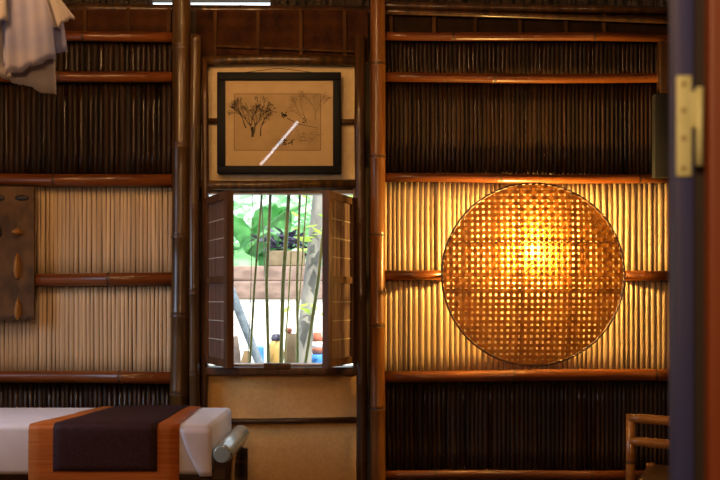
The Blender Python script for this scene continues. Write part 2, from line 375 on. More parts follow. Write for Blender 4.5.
# ------------------------------------------------------------------ bamboo
def bamboo(p0, p1, r, step=0.30, bend=0.006, taper=0.0, bulge=0.10, seg=16, phase=None, bd=None):
    p0 = Vector(p0); p1 = Vector(p1); Ln = (p1-p0).length; d = (p1-p0).normalized()
    side = Vector((1, 0, 0)) if abs(d.x) < .7 else Vector((0, 0, 1))
    nodes = []; t = random.uniform(.3, 1)*step if phase is None else phase
    while t < Ln - .03: nodes.append(t); t += step*random.uniform(.85, 1.15)
    st = [(0, 1.0, 0)]; prev = 0
    for n in nodes:
        for q in (0.33, 0.66):
            tt = prev + (n-prev)*q; st.append((tt, 0.98, 0))
        st += [(n-.012, 1.0, 0), (n-.004, 1+bulge, 1), (n+.003, 1-bulge*.3, 1), (n+.008, 1+bulge*.6, 0), (n+.02, 1.0, 0)]; prev = n+.02
    st.append((Ln, 1.0, 0)); st = [q for q in st if 0 <= q[0] <= Ln]; st.sort()
    ph = random.uniform(0, 6)
    pts = []; rad = []; ms = []
    for t, k, mi in st:
        u = t/Ln
        off = bend*(math.sin(ph+u*5)-math.sin(ph)) if bd is None else bd*math.sin(PI*u)
        pts.append(p0 + d*t + side*off); rad.append(r*k*(1-taper*u)); ms.append(mi)
    mb = MB(); mb.tube(pts, rad, seg, mats=ms[:-1]); return mb

def post(px0, px1, r, top, m, label, y=-0.05, bot=0.0, step=0.42):
    o = bamboo((X(px1, y), y, bot), (X(px0, y), y, top), r, step, 0.005).build('bamboo_post', [M[m], M['node']])
    return tag(o, label, 'bamboo post')
post(182, 177, 0.047, 2.90, 'bam_v', 'stout brown bamboo post between the pale slats and the window')
post(196.5, 195, 0.026, Z(36, -0.06), 'bam_v', 'thinner brown bamboo post with cut top, close beside the stoutest post', -0.062)
post(204, 203, 0.017, Z(60), 'bam_dark', 'slim dark bamboo upright along the hinge side of the shutter near the bed', -0.03)
post(361, 361, 0.027, Z(38), 'bam_dark', 'dark bamboo post with cut top, between the picture panel and the lamplit post', -0.03)
post(376, 379, 0.037, 2.90, 'bam_lamplit', 'brown bamboo post coloured lamplit orange at the edge of the glowing lamp panel', -0.055)

def rail(xa, xb, pya, pyb, r, m, label, group=None, y=-0.02, step=0.75, bd=None, name='bamboo_rail', bend=0.004):
    o = bamboo((xa, y, Z(pya, y)), (xb, y, Z(pyb, y)), r, step, bend, bd=bd).build(name, [M[m], M['node']])
    return tag(o, label, 'bamboo rail', group)
LG, RG, CG = 'horizontal bamboo rails of the bay behind the bed', 'horizontal bamboo rails of the lamp bay', 'horizontal bamboo rails of the window bay'
xl = X(174)
rail(-2.5, xl, 37, 38, 0.025, 'bam_h', 'topmost rail above dark slats, partly behind the hanging cloth', LG)
rail(-2.5, xl, 76, 78, 0.027, 'bam_h', 'rail across the dark slats below the hanging cloth', LG)
rail(-2.5, xl, 179, 179.5, 0.031, 'bam_h', 'thick orange rail between dark slats and pale slats behind the bed', LG)
rail(-2.5, xl, 279, 279, 0.032, 'bam_h', 'brown rail across the middle of the pale unlit slats', LG)
rail(-2.5, xl, 377, 379, 0.031, 'bam_h', 'brown rail under the pale slats just above the bed', LG)
xr0, xr1 = X(384), 1.62
rail(xr0, xr1, 36, 39, 0.021, 'bam_h', 'topmost orange rail under the dark thatch in the lamp bay', RG)
rail(xr0, xr1, 77, 77, 0.024, 'bam_h', 'rail crossing the tall dark reeds above the lamp', RG)
rail(xr0, xr1, 177.5, 177.5, 0.023, 'bam_h', 'rail touching the top of the woven lamp', RG)
rail(xr0, X(449), 275.5, 275.5, 0.025, 'bam_h', 'short rail from the lamplit post to the woven lamp', RG)
rail(X(617), xr1, 275.5, 275.5, 0.025, 'bam_h', 'short rail from the woven lamp to the blue doorpost', RG)
rail(xr0, xr1, 377, 376, 0.030, 'bam_h', 'thick rail just below the woven lamp and its glowing slats', RG)
rail(xr0, xr1, 475, 474, 0.022, 'bam_h', 'lowest rail under the black reeds beside the chair', RG)
rail(X(203), X(357), 61, 61, 0.024, 'bam_v', 'brown bamboo rail above the framed picture', CG)
rail(X(201), X(357), 121, 121, 0.015, 'bam_hd', 'thin dark rail running behind the framed picture', CG, y=-0.002)
rail(X(201), X(359), 185, 185, 0.025, 'bam_v', 'bamboo lintel between the framed picture and the window', CG)
rail(X(204), X(357), 420.5, 420.5, 0.014, 'bam_hd', 'thin dark rail between the two cream cloth panels', CG)

# ------------------------------------------------------------------ window frame, sill, shutters
wf = MB()
wf.box(X(204), X(207), -0.03, 0.06, Z(366), Z(189)).box(X(353), X(356), -0.03, 0.06, Z(366), Z(189)).box(X(204), X(356), -0.01, 0.06, Z(194), Z(189))
win = struct(wf.build('window_1', M['wood_dark'], origin=(X(280), 0, WZ0)))
MB().rbox(X(204), X(357), -0.045, 0.07, Z(374.5), Z(366.5), 0.006).build('window_sill', M['wood_dark'], win)
MB().rbox(X(233), X(326), 0.0, 0.10, Z(366), Z(364.2), 0.003).build('lit_sill_strip', mat('daylit sill tone', (0.50, 0.40, 0.38), (0.6, 0.5, 0.47), 0.6), win)  # the sill's daylit top put in as a pale strip
MB().rbox(X(264, -.03), X(291, -.03), -0.05, -0.01, Z(369, -.03), Z(363, -.03), 0.004).build('latch_block', M['wood_dark'], win)

def shutter(hx, fx, dy, label):
    z0, z1 = 0.838, 1.655
    a = Vector((hx, -0.032, 0)); e = Vector((fx, -0.032 - dy, 0)); d = (e-a); Wd = d.length; d.normalize(); n = Vector((-d.y, d.x, 0))
    t = thing('window_shutter', label, 'shutter', (hx, -0.032, z0))
    def bx(mb, u0, u1, w0, w1, za, zb):
        b = len(mb.v)
        for z in (za, zb):
            for u, q in ((u0, w0), (u1, w0), (u1, w1), (u0, w1)): mb.v.append(a + d*u + n*q + Vector((0, 0, z)))
        for q in ((0,3,2,1),(4,5,6,7),(0,1,5,4),(1,2,6,5),(2,3,7,6),(3,0,4,7)): mb.face([b+i for i in q])
    zm = z0 + (z1-z0)*0.50
    for u0, u1 in ((0, .035), (Wd-.045, Wd)):
        mb = MB(); bx(mb, u0, u1, -.016, .016, z0, z1); mb.build('stile', M['wood_dark'], t)
    for za, zb in ((z0, z0+.035), (zm-.016, zm+.016), (z1-.035, z1)):
        mb = MB(); bx(mb, .035, Wd-.045, -.013, .013, za, zb); mb.build('crossbar', M['wood_dark'], t)
    for za, zb in ((z0+.035, zm-.016), (zm+.016, z1-.035)):
        mb = MB(); u = .036; k = 0
        while u < Wd-.05:
            wd = random.uniform(.010, .014); sh = random.uniform(-.0015, .0015)
            bx(mb, u, u+wd-.0006, -.002+sh, .002+sh, za, zb); u += wd
        rp = mb.build('reed_panel', M['reed'], t)
        tm = MB()
        for q in range(1, 4):
            zz = za + (zb-za)*q/4
            bx(tm, .035, Wd-.045, -.0048, .0048, zz-.0022, zz+.0022)
        tm.build('binding_thread', M['thread'], rp)
    for zz in (z0+.12, z1-.12):
        MB().tube([a + Vector((0, -.004, zz-.03)), a + Vector((0, -.004, zz+.03))], .007, 8).build('hinge_pin', M['relief_d'], t)
shutter(X(208.5), X(230.5, -.36), 0.33, 'brown reed shutter swung open on the bed side of the window')
shutter(X(353.0), X(325.5, -.36), 0.33, 'brown reed shutter swung open on the lamp side of the window')

# ------------------------------------------------------------------ framed picture
py_ = -0.035
fx0, fx1, fz0, fz1 = X(217.3, py_), X(341, py_), Z(174, py_), Z(72.5, py_)
pc = thing('framed_picture', 'black framed ink drawing of bare trees hung above the window', 'picture', ((fx0+fx1)/2, py_, fz0))
ft = 8*4.46/900
fb = MB()
for a in ((fx0, fx1, fz1-ft, fz1), (fx0, fx1, fz0, fz0+ft), (fx0, fx0+ft, fz0+ft, fz1-ft), (fx1-ft, fx1, fz0+ft, fz1-ft)):
    fb.rbox(a[0], a[1], py_-.012, py_+.012, a[2], a[3], .003, 2)
fb.build('frame', M['black'], pc)
MB().box(fx0+ft-.002, fx1-ft+.002, py_+.002, py_+.010, fz0+ft-.002, fz1-ft+.002).build('mount', M['mat'], pc)
ya = py_ + .0012
ax0, ax1, az0, az1 = X(234, py_), X(321, py_), Z(150.5, py_), Z(93.5, py_)
MB().box(ax0, ax1, ya-.0002, ya+.002, az0, az1).build('drawing_paper', M['paper'], pc)
lb = MB()
for a in ((ax0, ax1, az1-.003, az1), (ax0, ax1, az0, az0+.003), (ax0, ax0+.003, az0, az1), (ax1-.003, ax1, az0, az1)):
    lb.box(a[0], a[1], ya-.0006, ya, a[2], a[3])
lb.build('ruled_border', M['line'], pc)
yi = ya - .001
ink = MB(); wash = MB()
def stroke(mb, p, q, w0, w1):
    p = Vector(p); q = Vector(q); d = (q-p)
    if d.length < 1e-5: return
    nn = Vector((-d.y, d.x)).normalized()
    mb.poly([(v.x, yi, v.y) for v in (p-nn*w0/2, p+nn*w0/2, q+nn*w1/2, q-nn*w1/2)])
def tree(mb, p, ang, ln, wd, dep):
    p = Vector(p); q = p + Vector((math.cos(ang), math.sin(ang)))*ln
    mid = (p+q)/2 + Vector((random.uniform(-1, 1), random.uniform(-1, 1)))*ln*.08
    stroke(mb, p, mid, wd, wd*.85); stroke(mb, mid, q, wd*.85, wd*.65)
    if dep == 0: return
    for k in range(random.choice((2, 2, 3))):
        tree(mb, q, ang + random.uniform(-.62, .62), ln*random.uniform(.65, .9), max(wd*.58, .0013), dep-1)
def pp(px, py): return Vector((X(px, py_), Z(py, py_)))
random.seed(21)
for bx_, ang, ln_, wd_ in ((252.5, 1.75, .046, .007), (253.5, 1.40, .044, .0071), (251, 2.25, .044, .005), (255, 0.95, .044, .005)):
    tree(ink, pp(bx_, 134 if wd_ > .006 else 126), ang, ln_*.9, wd_, 5)
stroke(ink, pp(252.5, 137), pp(252.8, 127), .012, .010); tree(ink, pp(260.5, 136), 1.5, .05, .006, 3); tree(ink, pp(246, 128), 1.9, .05, .006, 3)
ink.build('ink_tree', M['ink'], pc); ink = MB()
tree(wash, pp(307, 124), 1.9, .042, .006, 5); tree(wash, pp(315, 120), 1.5, .042, .005, 5); tree(wash, pp(305, 122), 2.2, .034, .004, 4)
wash.build('ink_tree', M['wash'], pc); wash = MB()
for k in range(16):
    c = pp(284 + random.uniform(-2.5, 2.5), 115 + random.uniform(-2.2, 2.2)); stroke(ink, c, c + Vector((random.uniform(-.012, .012), random.uniform(-.008, .008))), .008, .004)
stroke(ink, pp(287, 118), pp(298, 124), .004, .002); stroke(ink, pp(298, 124), pp(318, 128), .003, .0015)
ink.build('ink_bird', M['ink'], pc); ink = MB()
for k in range(26):
    c = pp(287 + random.uniform(-8, 8), 142 + random.uniform(-2.6, 2.6)); stroke(ink, c, c + Vector((random.uniform(-.02, .02), random.uniform(-.005, .008))), .006, .003)
ink.build('ink_shadow', M['ink'], pc); ink = MB()
for k in range(30):
    u = random.uniform(0, 1); c = pp(296 + 22*u, 134 + 4*math.sin(u*4) + random.uniform(-4, 5)); stroke(wash, c, c + Vector((random.uniform(.005, .03), random.uniform(-.006, .006))), .006, .002)
wash.build('ink_mound', M['wash'], pc)
for k in range(12):
    c = pp(306 + random.uniform(-4, 4), 121 + random.uniform(-3, 3)); stroke(ink, c, c + Vector((random.uniform(-.008, .008), random.uniform(-.008, .008))), .004, .002)
ink.build('ink_tuft', M['ink'], pc)
MB().box(fx0+ft-.001, fx1-ft+.001, py_-.0065, py_-.005, fz0+ft-.001, fz1-ft+.001).build('glass', M['glass'], pc)
hp = [P(240, 73, py_+.006), P(279, 68.2, py_+.006), P(318, 73, py_+.006)]
MB().tube(hp, .0018, 6).build('hanging_wire', M['bam_hd'], pc)

# ------------------------------------------------------------------ woven tray lamp
LY = -0.170
lc = P(533, 274.5, LY); LR = 91*(4.5+LY)/900
wl = thing('wall_lamp', 'round woven bamboo tray lamp glowing on the slatted wall', 'lamp', (lc.x, 0, lc.z))
def dish(r2): return LY - 0.055*(1 - r2/(LR*LR))
NS = 31; pit = 2*LR/NS
def woven(vertical):
    mb = MB()
    for i in range(NS):
        c = -LR + (i+.5)*pit + random.uniform(-1, 1)*pit*.05
        half = math.sqrt(max(LR*LR - c*c, 0)) - .004
        if half < .03: continue
        wd = pit*random.uniform(.58, .64); n = max(8, int(half*2/(pit/4))); rows = []
        for k in range(n+1):
            t = -half + 2*half*k/n
            ph = math.cos(PI*((t+LR)/pit - .5)) * (1 if i % 2 else -1)
            if not vertical: ph = -ph
            y = dish(min(c*c+t*t, LR*LR)) + .0012*ph
            wob = .0006*math.sin(t*23+i*1.7)
            if vertical: rows.append([(lc.x+c-wd/2+wob, y, lc.z+t), (lc.x+c+wd/2+wob, y, lc.z+t)])
            else: rows.append([(lc.x+t, y, lc.z+c-wd/2+wob), (lc.x+t, y, lc.z+c+wd/2+wob)])
        mb.grid(rows)
    return mb.build('woven_strips', M['strip'], wl)
woven(True); woven(False)
def hoop(r, y, tr, sq=1.0):
    mb = MB(); b = len(mb.v); n = 96; k = 10
    for i in range(n):
        a = 2*PI*i/n
        for j in range(k):
            q = 2*PI*j/k; rr = r + tr*math.cos(q)
            mb.v.append(Vector((lc.x + rr*math.cos(a), y + tr*sq*math.sin(q), lc.z + rr*math.sin(a))))
    for i in range(n):
        for j in range(k):
            mb.face([b+i*k+j, b+((i+1) % n)*k+j, b+((i+1) % n)*k+(j+1) % k, b+i*k+(j+1) % k], 0, True)
    return mb
hoop(LR, LY, .006, 1.8).build('rim', M['rim'], wl)
for axis, px in (('v', 520), ('v', 567), ('h', 243), ('h', 289.5)):
    rows = []
    c = (X(px, LY) - lc.x) if axis == 'v' else (Z(px, LY) - lc.z)
    half = math.sqrt(LR*LR - c*c) - .004; pts = []
    for k in range(25):
        t = -half + 2*half*k/24; y = dish(min(c*c+t*t, LR*LR)) + .009
        pts.append((lc.x+c, y, lc.z+t) if axis == 'v' else (lc.x+t, y, lc.z+c))
    MB().tube(pts, .0045, 6).build('rib', M['rim'], wl)
bc = P(530, 253, -.10)
MB().ball((.825, -.172, 1.383), .030, 16, 10, sz=1.15).build('bulb', M['bulb'], wl)
so = MB(); so.tube([(.825, -.172, 1.350), (.825, -.172, 1.318)], [.016, .018], 14).tube([(.825, -.172, 1.325), (.825, -.10, 1.310), (.825, -.045, 1.292)], .006, 8)
so.build('socket', M['rim'], wl)
for sx in (-1, 1):
    MB().tube([(lc.x+sx*(LR-.01), LY+.008, lc.z-.004), (lc.x+sx*(LR-.01), -.045, lc.z-.004)], .008, 10).build('peg', M['rim'], wl)

# ------------------------------------------------------------------ carved board on the pale slats
cb = thing('carved_board', 'worn brown carved board hung on the pale slats', 'wall board', (X(0), -0.05, Z(320)))
rb = MB()
x0b, x1b = X(-45, -.05), X(36, -.05)
rb.rbox(x0b, x1b, -0.076, -0.056, Z(320, -.05), Z(187, -.05), .004)
rb.build('board', M['board'], cb)
def drop(cx, cy, wx, hz, m):
    mb = MB(); c = P(cx, cy, -.076); n = 10; pts = []; rad = []
    for k in range(n+1):
        t = k/n; pts.append(c + Vector((0, 0, (t-.5)*hz))); rad.append(max(wx*.85*math.sin(PI*min(1, (t*.9+.06)))**.8*(1-.45*t), .001))
    mb.tube(pts, rad, 12, flat=.5); mb.build('relief_drop', m, cb)
drop(17.5, 266, .05, .13, M['relief']); drop(-22, 266, .05, .13, M['relief'])
drop(18, 309, .045, .11, M['relief']); drop(-22, 309, .045, .11, M['relief'])
drop(18, 232, .075, .04, M['relief']); drop(0, 231, .03, .06, M['relief_d'])
for cx in (1, 22, -22):
    mb = MB(); c = P(cx, 198, -.076); mb.ball(c, .02, 12, 8, sx=1.7 if cx == 22 else .9, sy=.5, sz=.7); mb.build('relief_knob', M['relief_d'], cb)
mb = MB(); mb.box(x0b+.01, x1b-.004, -.083, -.074, Z(318, -.05), Z(315.5, -.05)); mb.build('lower_batten', M['bam_dark'], cb)

# ------------------------------------------------------------------ wall head: thatch, poles
tag(bamboo((X(-60, .10), .10, Z(6, .10)), (X(374, .10), .10, Z(11.5, .10)), .024, .8, .002).build('roof_pole', [M['bam_dark'], M['node']]), 'dark bamboo pole along the wall head under the slit of sky', 'roof pole', 'poles under the roof edge')
tag(bamboo((X(372, -.02), -.02, Z(5, -.02)), (X(690, -.02), -.02, Z(11.5, -.02)), .020, .8, .002).build('roof_pole', [M['bam_dark'], M['node']]), 'upper of two dark poles sloping under the thatch over the lamp bay', 'roof pole', 'poles under the roof edge')
tag(bamboo((X(372, -.03), -.03, Z(11, -.03)), (X(690, -.03), -.03, Z(22.5, -.03)), .014, .8, .002).build('roof_pole', [M['bam_dark'], M['node']]), 'lower of two dark poles sloping under the thatch over the lamp bay', 'roof pole', 'poles under the roof edge')
def thatch(x0, x1, zlow, y, name_label):
    mb = MB()
    n = int((x1-x0)*150)
    for i in range(n):
        x = x0 + (x1-x0)*random.random(); yy = y + random.uniform(-.03, .05); z1 = 2.93; z0 = zlow + random.uniform(-.02, .02)
        mb.bar((x, yy, z1), (x + random.uniform(-.03, .03), yy + random.uniform(-.01, .01), z0), .014, .006)
    mb.box(x0, x1, y+.05, y+.07, zlow+.03, 2.93)
    return tag(mb.build('roof_thatch', M['thatch']), name_label, 'thatch', kind='stuff')
thatch(-2.5, X(150, .25), Z(9, .25), .25, 'dark hanging thatch at the roof edge above the bed bay')
thatch(X(272, .25), X(548, .25), Z(14, .25), .25, 'dark hanging thatch at the roof edge over the window and lamp')
thatch(X(548, .25), 1.95, Z(12.5, .25), .25, 'dark hanging thatch above the bright slit beside the blue doorpost')

# grey stud at the end of the lamp bay
tag(MB().rbox(X(653, -.06), X(668, -.06), -0.085, -0.04, Z(178, -.06), Z(95, -.06), .004).build('wood_stud', M['wood_grey']), 'short grey wooden stud at the end of the dark reeds beside the blue doorpost', 'stud')
tag(MB().rbox(X(658, -.06), X(668, -.06), -0.085, -0.04, Z(94.5, -.06), Z(42, -.06), .004).build('wood_stud', M['bam_dark']), 'brown wooden stud above the grey one at the end of the dark reeds', 'stud')

# ------------------------------------------------------------------ day bed, sheet, runner
BF, BB, BR = -0.90, -0.30, -0.595           # front, back, right end of the bed
bed = thing('day_bed', 'dark lacquered wooden day bed with scrolled end under white sheet', 'bed', (-1.5, -.6, 0))
fr_ = MB(); fr_.rbox(-2.45, BR+.005, BF+.03, BB-.02, .36, .452, .008); fr_.build('frame', M['lacquer'], bed)
for x in (-2.38, BR-.05):
    for y in (BF+.07, BB-.06):
        MB().rbox(x-.035, x+.035, y-.035, y+.035, 0, .365, .006).build('leg', M['lacquer'], bed)
# scrolled end: a board that rises and rolls outwards, its roll running front to back
prof = [(-.590, .20), (-.590, .44), (-.586, .49), (-.575, .525), (-.555, .552)]
yf, yb = -0.90, -0.33
ep = MB()
rows = []
for y in (yf, (yf+yb)/2, yb): rows.append([(x, y, z) for x, z in prof])
ep.sheet(rows, (-1, 0, .35), .05)
ep.build('end_panel', M['lacquer'], bed)
sc_ = MB(); sc_.tube([(-.552, yf-.012, .533), (-.552, yf+.01, .533), (-.552, yb-.01, .533), (-.552, yb+.012, .533)], [.030, .040, .040, .030], 20)
sc_.build('scroll', M['scroll'], bed)
MB().rbox(-.560, -.515, yb-.05, yb-.01, 0, .47, .006).build('back_post', M['lacquer'], bed)

sh = MB(); sh.rbox(-2.44, BR, BF, BB, .445, .65, .022, 4)
for v in sh.v:
    n_ = mnoise.noise(v*5.0); v.y += .006*n_ if v.y < BF+.05 else 0; v.x += .006*n_ if v.x > BR-.05 else 0
    if v.z < .5: v.z += .012*mnoise.noise(Vector((v.x*4, v.y*4, 3)))
sheet = sh.build('bed_sheet', M['sheet'])
tag(sheet, 'white sheet drawn over the day bed mattress', 'bed sheet')
fl = MB()
y_ = BF - .006
rows = []
for k in range(9):
    t = k/8; z = .636 - t*.19
    xl_ = X(180 + 20*t**1.3, BF); xr_ = X(212.0, BF)
    rows.append([(xl_ + (xr_-xl_)*q/6, y_ - .005*math.sin(PI*q/6)*(.3+t), z) for q in range(7)])
fl.sheet(rows, (0, -1, 0), .003); fl.build('corner_fold', M['sheet'], sheet)

def runner(mb, xl0, xr0, xl1, xr1, drop, off, y_back):
    """cloth strip over the top and down the front; left/right edges at the back (0) and front (1)"""
    path = []
    for k in range(9):
        t = k/8; path.append((y_back + (BF+.022-y_back)*t, .65+off, t, (0, 0, 1)))
    for k in range(1, 6):
        a = PI/2*k/5; path.append((BF+.022-(.022+off)*math.sin(a), .628+(.022+off)*math.cos(a), 1, None))
    for k in range(1, 8):
        t = k/7; path.append((BF-off, .628-drop*t, 1, None))
    rows = []
    for i, (y, z, t, _) in enumerate(path):
        a = xl0+(xl1-xl0)*t; b = xr0+(xr1-xr0)*t; r = []
        for q in range(13):
            u = q/12; x = a+(b-a)*u
            dn = .003*mnoise.noise(Vector((x*7, y*7, z*7)))
            r.append((x, y - (dn if z < .63 else 0), z + (dn if z > .63 else 0)))
        rows.append(r)
    return mb.sheet(rows, (0, -.5, .5), .003)
rn = runner(MB(), -1.195, -.742, -1.325, -.722, .235, .005, BB+.004).build('bed_runner', M['run_o'])
tag(rn, 'burnt orange runner with dark brown centre laid across the white bed', 'bed runner')
runner(MB(), -1.125, -.80, -1.225, -.81, .160, .009, BB+.006).build('centre_panel', M['run_d'], rn)

# ------------------------------------------------------------------ bamboo chair
ch = thing('bamboo_chair', 'golden brown bamboo chair with two back rails beside the doorpost', 'chair', (1.078, -.92, 0))
cy0, cy1, cx0, cx1 = -.92, -.48, 1.078, 1.50
for x, y, zt in ((cx0, cy0, .695), (cx1, cy0, .695), (cx0+.02, cy1, .43), (cx1-.02, cy1, .43)):
    bamboo((x, y, 0), (x, y, zt), .018 if y == cy0 else .02, .2, .001, phase=.16).build('leg', [M['chair'], M['node']], ch)
def crail(z, r, dip):
    pts = [(cx0-.004+(cx1-cx0+.008)*k/10, cy0-.008, z - dip*k/10*1.2 + .006*math.sin(PI*k/10)) for k in range(11)]
    MB().tube(pts, [r*.72]+[r]*9+[r*.72], 14).build('back_rail', M['chair'], ch)
crail(.682, .019, .022); crail(.590, .019, .022); ch.rotation_euler = (0, 0, math.radians(-25))
st = MB(); st.rbox(cx0+.01, cx1-.01, cy0+.03, cy1+.02, .405, .425, .006); st.build('seat', M['bam_dark'], ch)
for y in (cy0+.02, cy1):
    MB().tube([(cx0+.01, y, .40), (cx1-.01, y, .40)], .017, 12).build('seat_rail', M['chair'], ch)
for x in (cx0+.01, cx1-.01):
    MB().tube([(x, cy0, .39), (x, cy1, .39)], .017, 12).build('seat_rail', M['chair'], ch)
    MB().tube([(x, cy0, .16), (x, cy1, .16)], .013, 12).build('stretcher', M['chair'], ch)

# ------------------------------------------------------------------ hanging cloth, upper corner
HYc = -1.7
hc = thing('hanging_cloth', 'ragged white cotton cloths hanging in layers near the ceiling', 'hanging cloth', P(25, 50, HYc))
def clothq(corners, yo, name, m, amp=.012, hem=0.0, ph=0.0):
    (a, b_, c, d) = [P(px, py, HYc+yo) for px, py in corners]     # top-left, top-right, bottom-right, bottom-left
    rows = []
    for i in range(17):
        t = i/16; r = []
        for j in range(25):
            u = j/24; p = (a*(1-u)+b_*u)*(1-t) + (d*(1-u)+c*u)*t
            p = p + Vector((0, amp*math.sin(u*9+ph+t*2)*(.3+t) + .002*math.sin(u*23+ph) , -.004*math.sin(u*17+ph)*t + (random.uniform(-hem, hem) if i == 16 else 0)))
            r.append(p)
        rows.append(r)
    o = MB().sheet(rows, (0, 1, 0), .0012).build(name, m, hc); return o
clothq(((-14, -60), (50, -60), (57, 96), (-18, 72)), 0.05, 'long_layer', M['cloth1'], .003, .004, .5)
clothq(((-2, -60), (52, -60), (68, 52), (4, 66)), 0.025, 'middle_layer', M['cloth2'], .0035, .002, 1.7)
clothq(((4, -60), (44, -60), (56, 58), (6, 76)), -0.005, 'front_layer', M['cloth2'], .0035, .002, 3.0)
clothq(((36, -40), (44, -22), (75, 17), (54, 29)), -0.02, 'sleeve_layer', M['cloth1'], .006, .003, 4.2)
clothq(((-40, -20), (5, -60), (8, 20), (-30, 34)), -0.02, 'sleeve_layer', M['cloth1'], .006, .003, 2.2)
MB().tube([P(20, -55, HYc+.02), P(20, -120, HYc+.02), (X(20, HYc), HYc+.02, 2.94)], .004, 6).build('cord', M['bam_hd'], hc)

# ------------------------------------------------------------------ blue doorpost with hinge and open leaf (near the camera)
DY = -3.5
dp = thing('door_post', 'slate blue painted doorpost with a cream hinge, close to the camera', 'doorpost', (X(684, DY), DY, 0))
MB().rbox(X(676, DY), X(694.5, DY), DY, DY+.024, 0, 2.5, .002).build('post', M['jamb'], dp)
MB().box(X(694, DY), X(709, DY), DY+.010, DY+.026, 0, 2.5).build('gap_shade', M['gap'], dp)  # dark strip put in for the shaded gap between post and leaf
hg = MB(); hg.rbox(X(676, DY), X(691, DY), DY-.004, DY+.002, Z(177, DY), Z(76, DY), .0018, 2)
hg.rbox(X(690, DY), X(696, DY), DY-.004, DY+.002, Z(128, DY), Z(92, DY), .0015, 2)
h_ = hg.build('hinge', M['hinge'], dp)
MB().tube([(X(698.5, DY), DY-.002, Z(166, DY)), (X(698.5, DY), DY-.002, Z(88, DY))], .0042, 12).build('hinge_barrel', M['hinge'], h_)
for py in (85, 111, 139, 169):
    MB().tube([(X(682.5, DY), DY-.0046, Z(py, DY)), (X(682.5, DY), DY-.003, Z(py, DY))], .0032, 12).build('screw', M['screw'], h_)
dl = thing('door_leaf', 'red brown varnished door leaf standing open at the frame edge', 'door', (X(720, DY), DY+.03, 0))
MB().rbox(X(708, DY), X(708, DY)+.75, DY-.005, DY+.033, .01, 2.48, .004).build('panel', M['leaf_red'], dl)
MB().rbox(X(708, DY)+.63, X(708, DY)+.655, DY-.05, DY-.005, .95, 1.10, .006).build('handle', M['brass'], dl)

# ------------------------------------------------------------------ outside: bamboo stems at the window
def stem(pts, r, m, label, y=.16):
    q = [P(px, py, y) for px, py in pts]; a, b_ = q[0], q[-1]
    up = a + (a-b_).normalized()*.25; dn = b_ + (b_-a)*(.9*(b_.z)/(a.z-b_.z))
    full = [up] + q + [dn]
    pp_ = []; rr = []; ms = []; L = 0
    for i in range(len(full)-1):
        n = 6
        for k in range(n):
            pp_.append(full[i].lerp(full[i+1], k/n)); rr.append(r*(1.14 if (len(pp_) % 5 == 0) else 1.0)); ms.append(0)
    pp_.append(full[-1]); rr.append(r)
    o = MB().tube(pp_, rr, 10).build('bamboo_cane', m)
    tag(o, label, 'bamboo cane', 'bamboo canes standing outside the window')
stem([(252.5, 192), (251, 285), (248, 363)], .0022, M['stem'], 'hair-thin stem nearest the bed side shutter')
stem([(262, 192), (254.5, 285), (250, 363)], .0062, M['stem'], 'slender stem leaning towards the bed side shutter, second from it')
stem([(261.5, 192), (264, 250), (267, 310), (267, 363)], .0035, M['stem'], 'thin stem crossing the bases of two thicker stems', .21)
stem([(270.5, 192), (266.5, 285), (268.5, 363)], .0085, M['stem'], 'sturdy grey green stem passing the bed side end of the tan planter')
stem([(289, 192), (283, 285), (281, 363)], .0105, M['stem'], 'thickest yellowish stem in the middle of the window')
stem([(288.5, 300), (286.5, 330), (285, 363)], .0045, M['stem_y'], 'pale yellow stem just beside the thickest one, low down', .21)
stem([(300, 192), (297, 285), (298, 363)], .0070, M['stem'], 'straight stem in front of the tree trunk edge')
stem([(307, 192), (300.5, 285), (297, 330), (296, 363)], .0042, M['stem_y'], 'thin stem slanting across the tree trunk', .21)
stem([(325, 215), (318, 283), (305.5, 363)], .0085, M['stem'], 'strongly slanting stem nearest the lamp side shutter', .12)

# ------------------------------------------------------------------ outside: garden
gw = thing('garden_wall', 'low whitewashed garden wall with rosy brown upper course', 'garden wall', (-.6, 5.6, 0))
MB().box(-4.5, 2.0, 5.5, 5.8, 0, 1.16).build('base', M['white_wall'], gw)
mbw = MB(); mbw.rbox(-4.5, 2.0, 5.47, 5.84, 1.16, 1.36, .02); mbw.rbox(-4.5, 2.0, 5.50, 5.80, 1.36, 1.53, .02); mbw.build('upper_course', M['coping'], gw)
pl = thing('planter_box', 'tan planter box with dark leaves standing on the garden wall', 'planter', (X(284, 5.6), 5.6, 1.53))
MB().rbox(X(267, 5.5), X(304, 5.5), 5.5, 5.78, 1.53, 1.70, .012).build('box', M['planter'], pl)
def leafcluster(mb, c, spread, n, size, droop=0.5):
    for k in range(n):
        p = Vector(c) + Vector((random.gauss(0, spread[0]), random.gauss(0, spread[1]), random.gauss(0, spread[2])))
        a = random.uniform(0, 2*PI); d = Vector((math.cos(a), math.sin(a)*.6, random.uniform(-droop, .6))).normalized()
        n_ = d.cross(Vector((random.uniform(-.4, .4), random.uniform(-1, 1), 1))).normalized(); s_ = size*random.uniform(.6, 1.3)
        mb.poly([p, p + d*s_*.45 + n_*s_*.2, p + d*s_, p + d*s_*.45 - n_*s_*.2])
mb = MB(); leafcluster(mb, (X(286, 5.6), 5.63, 1.80), (.13, .05, .05), 150, .13); mb.build('dark_leaves', M['dark_fl'], pl)

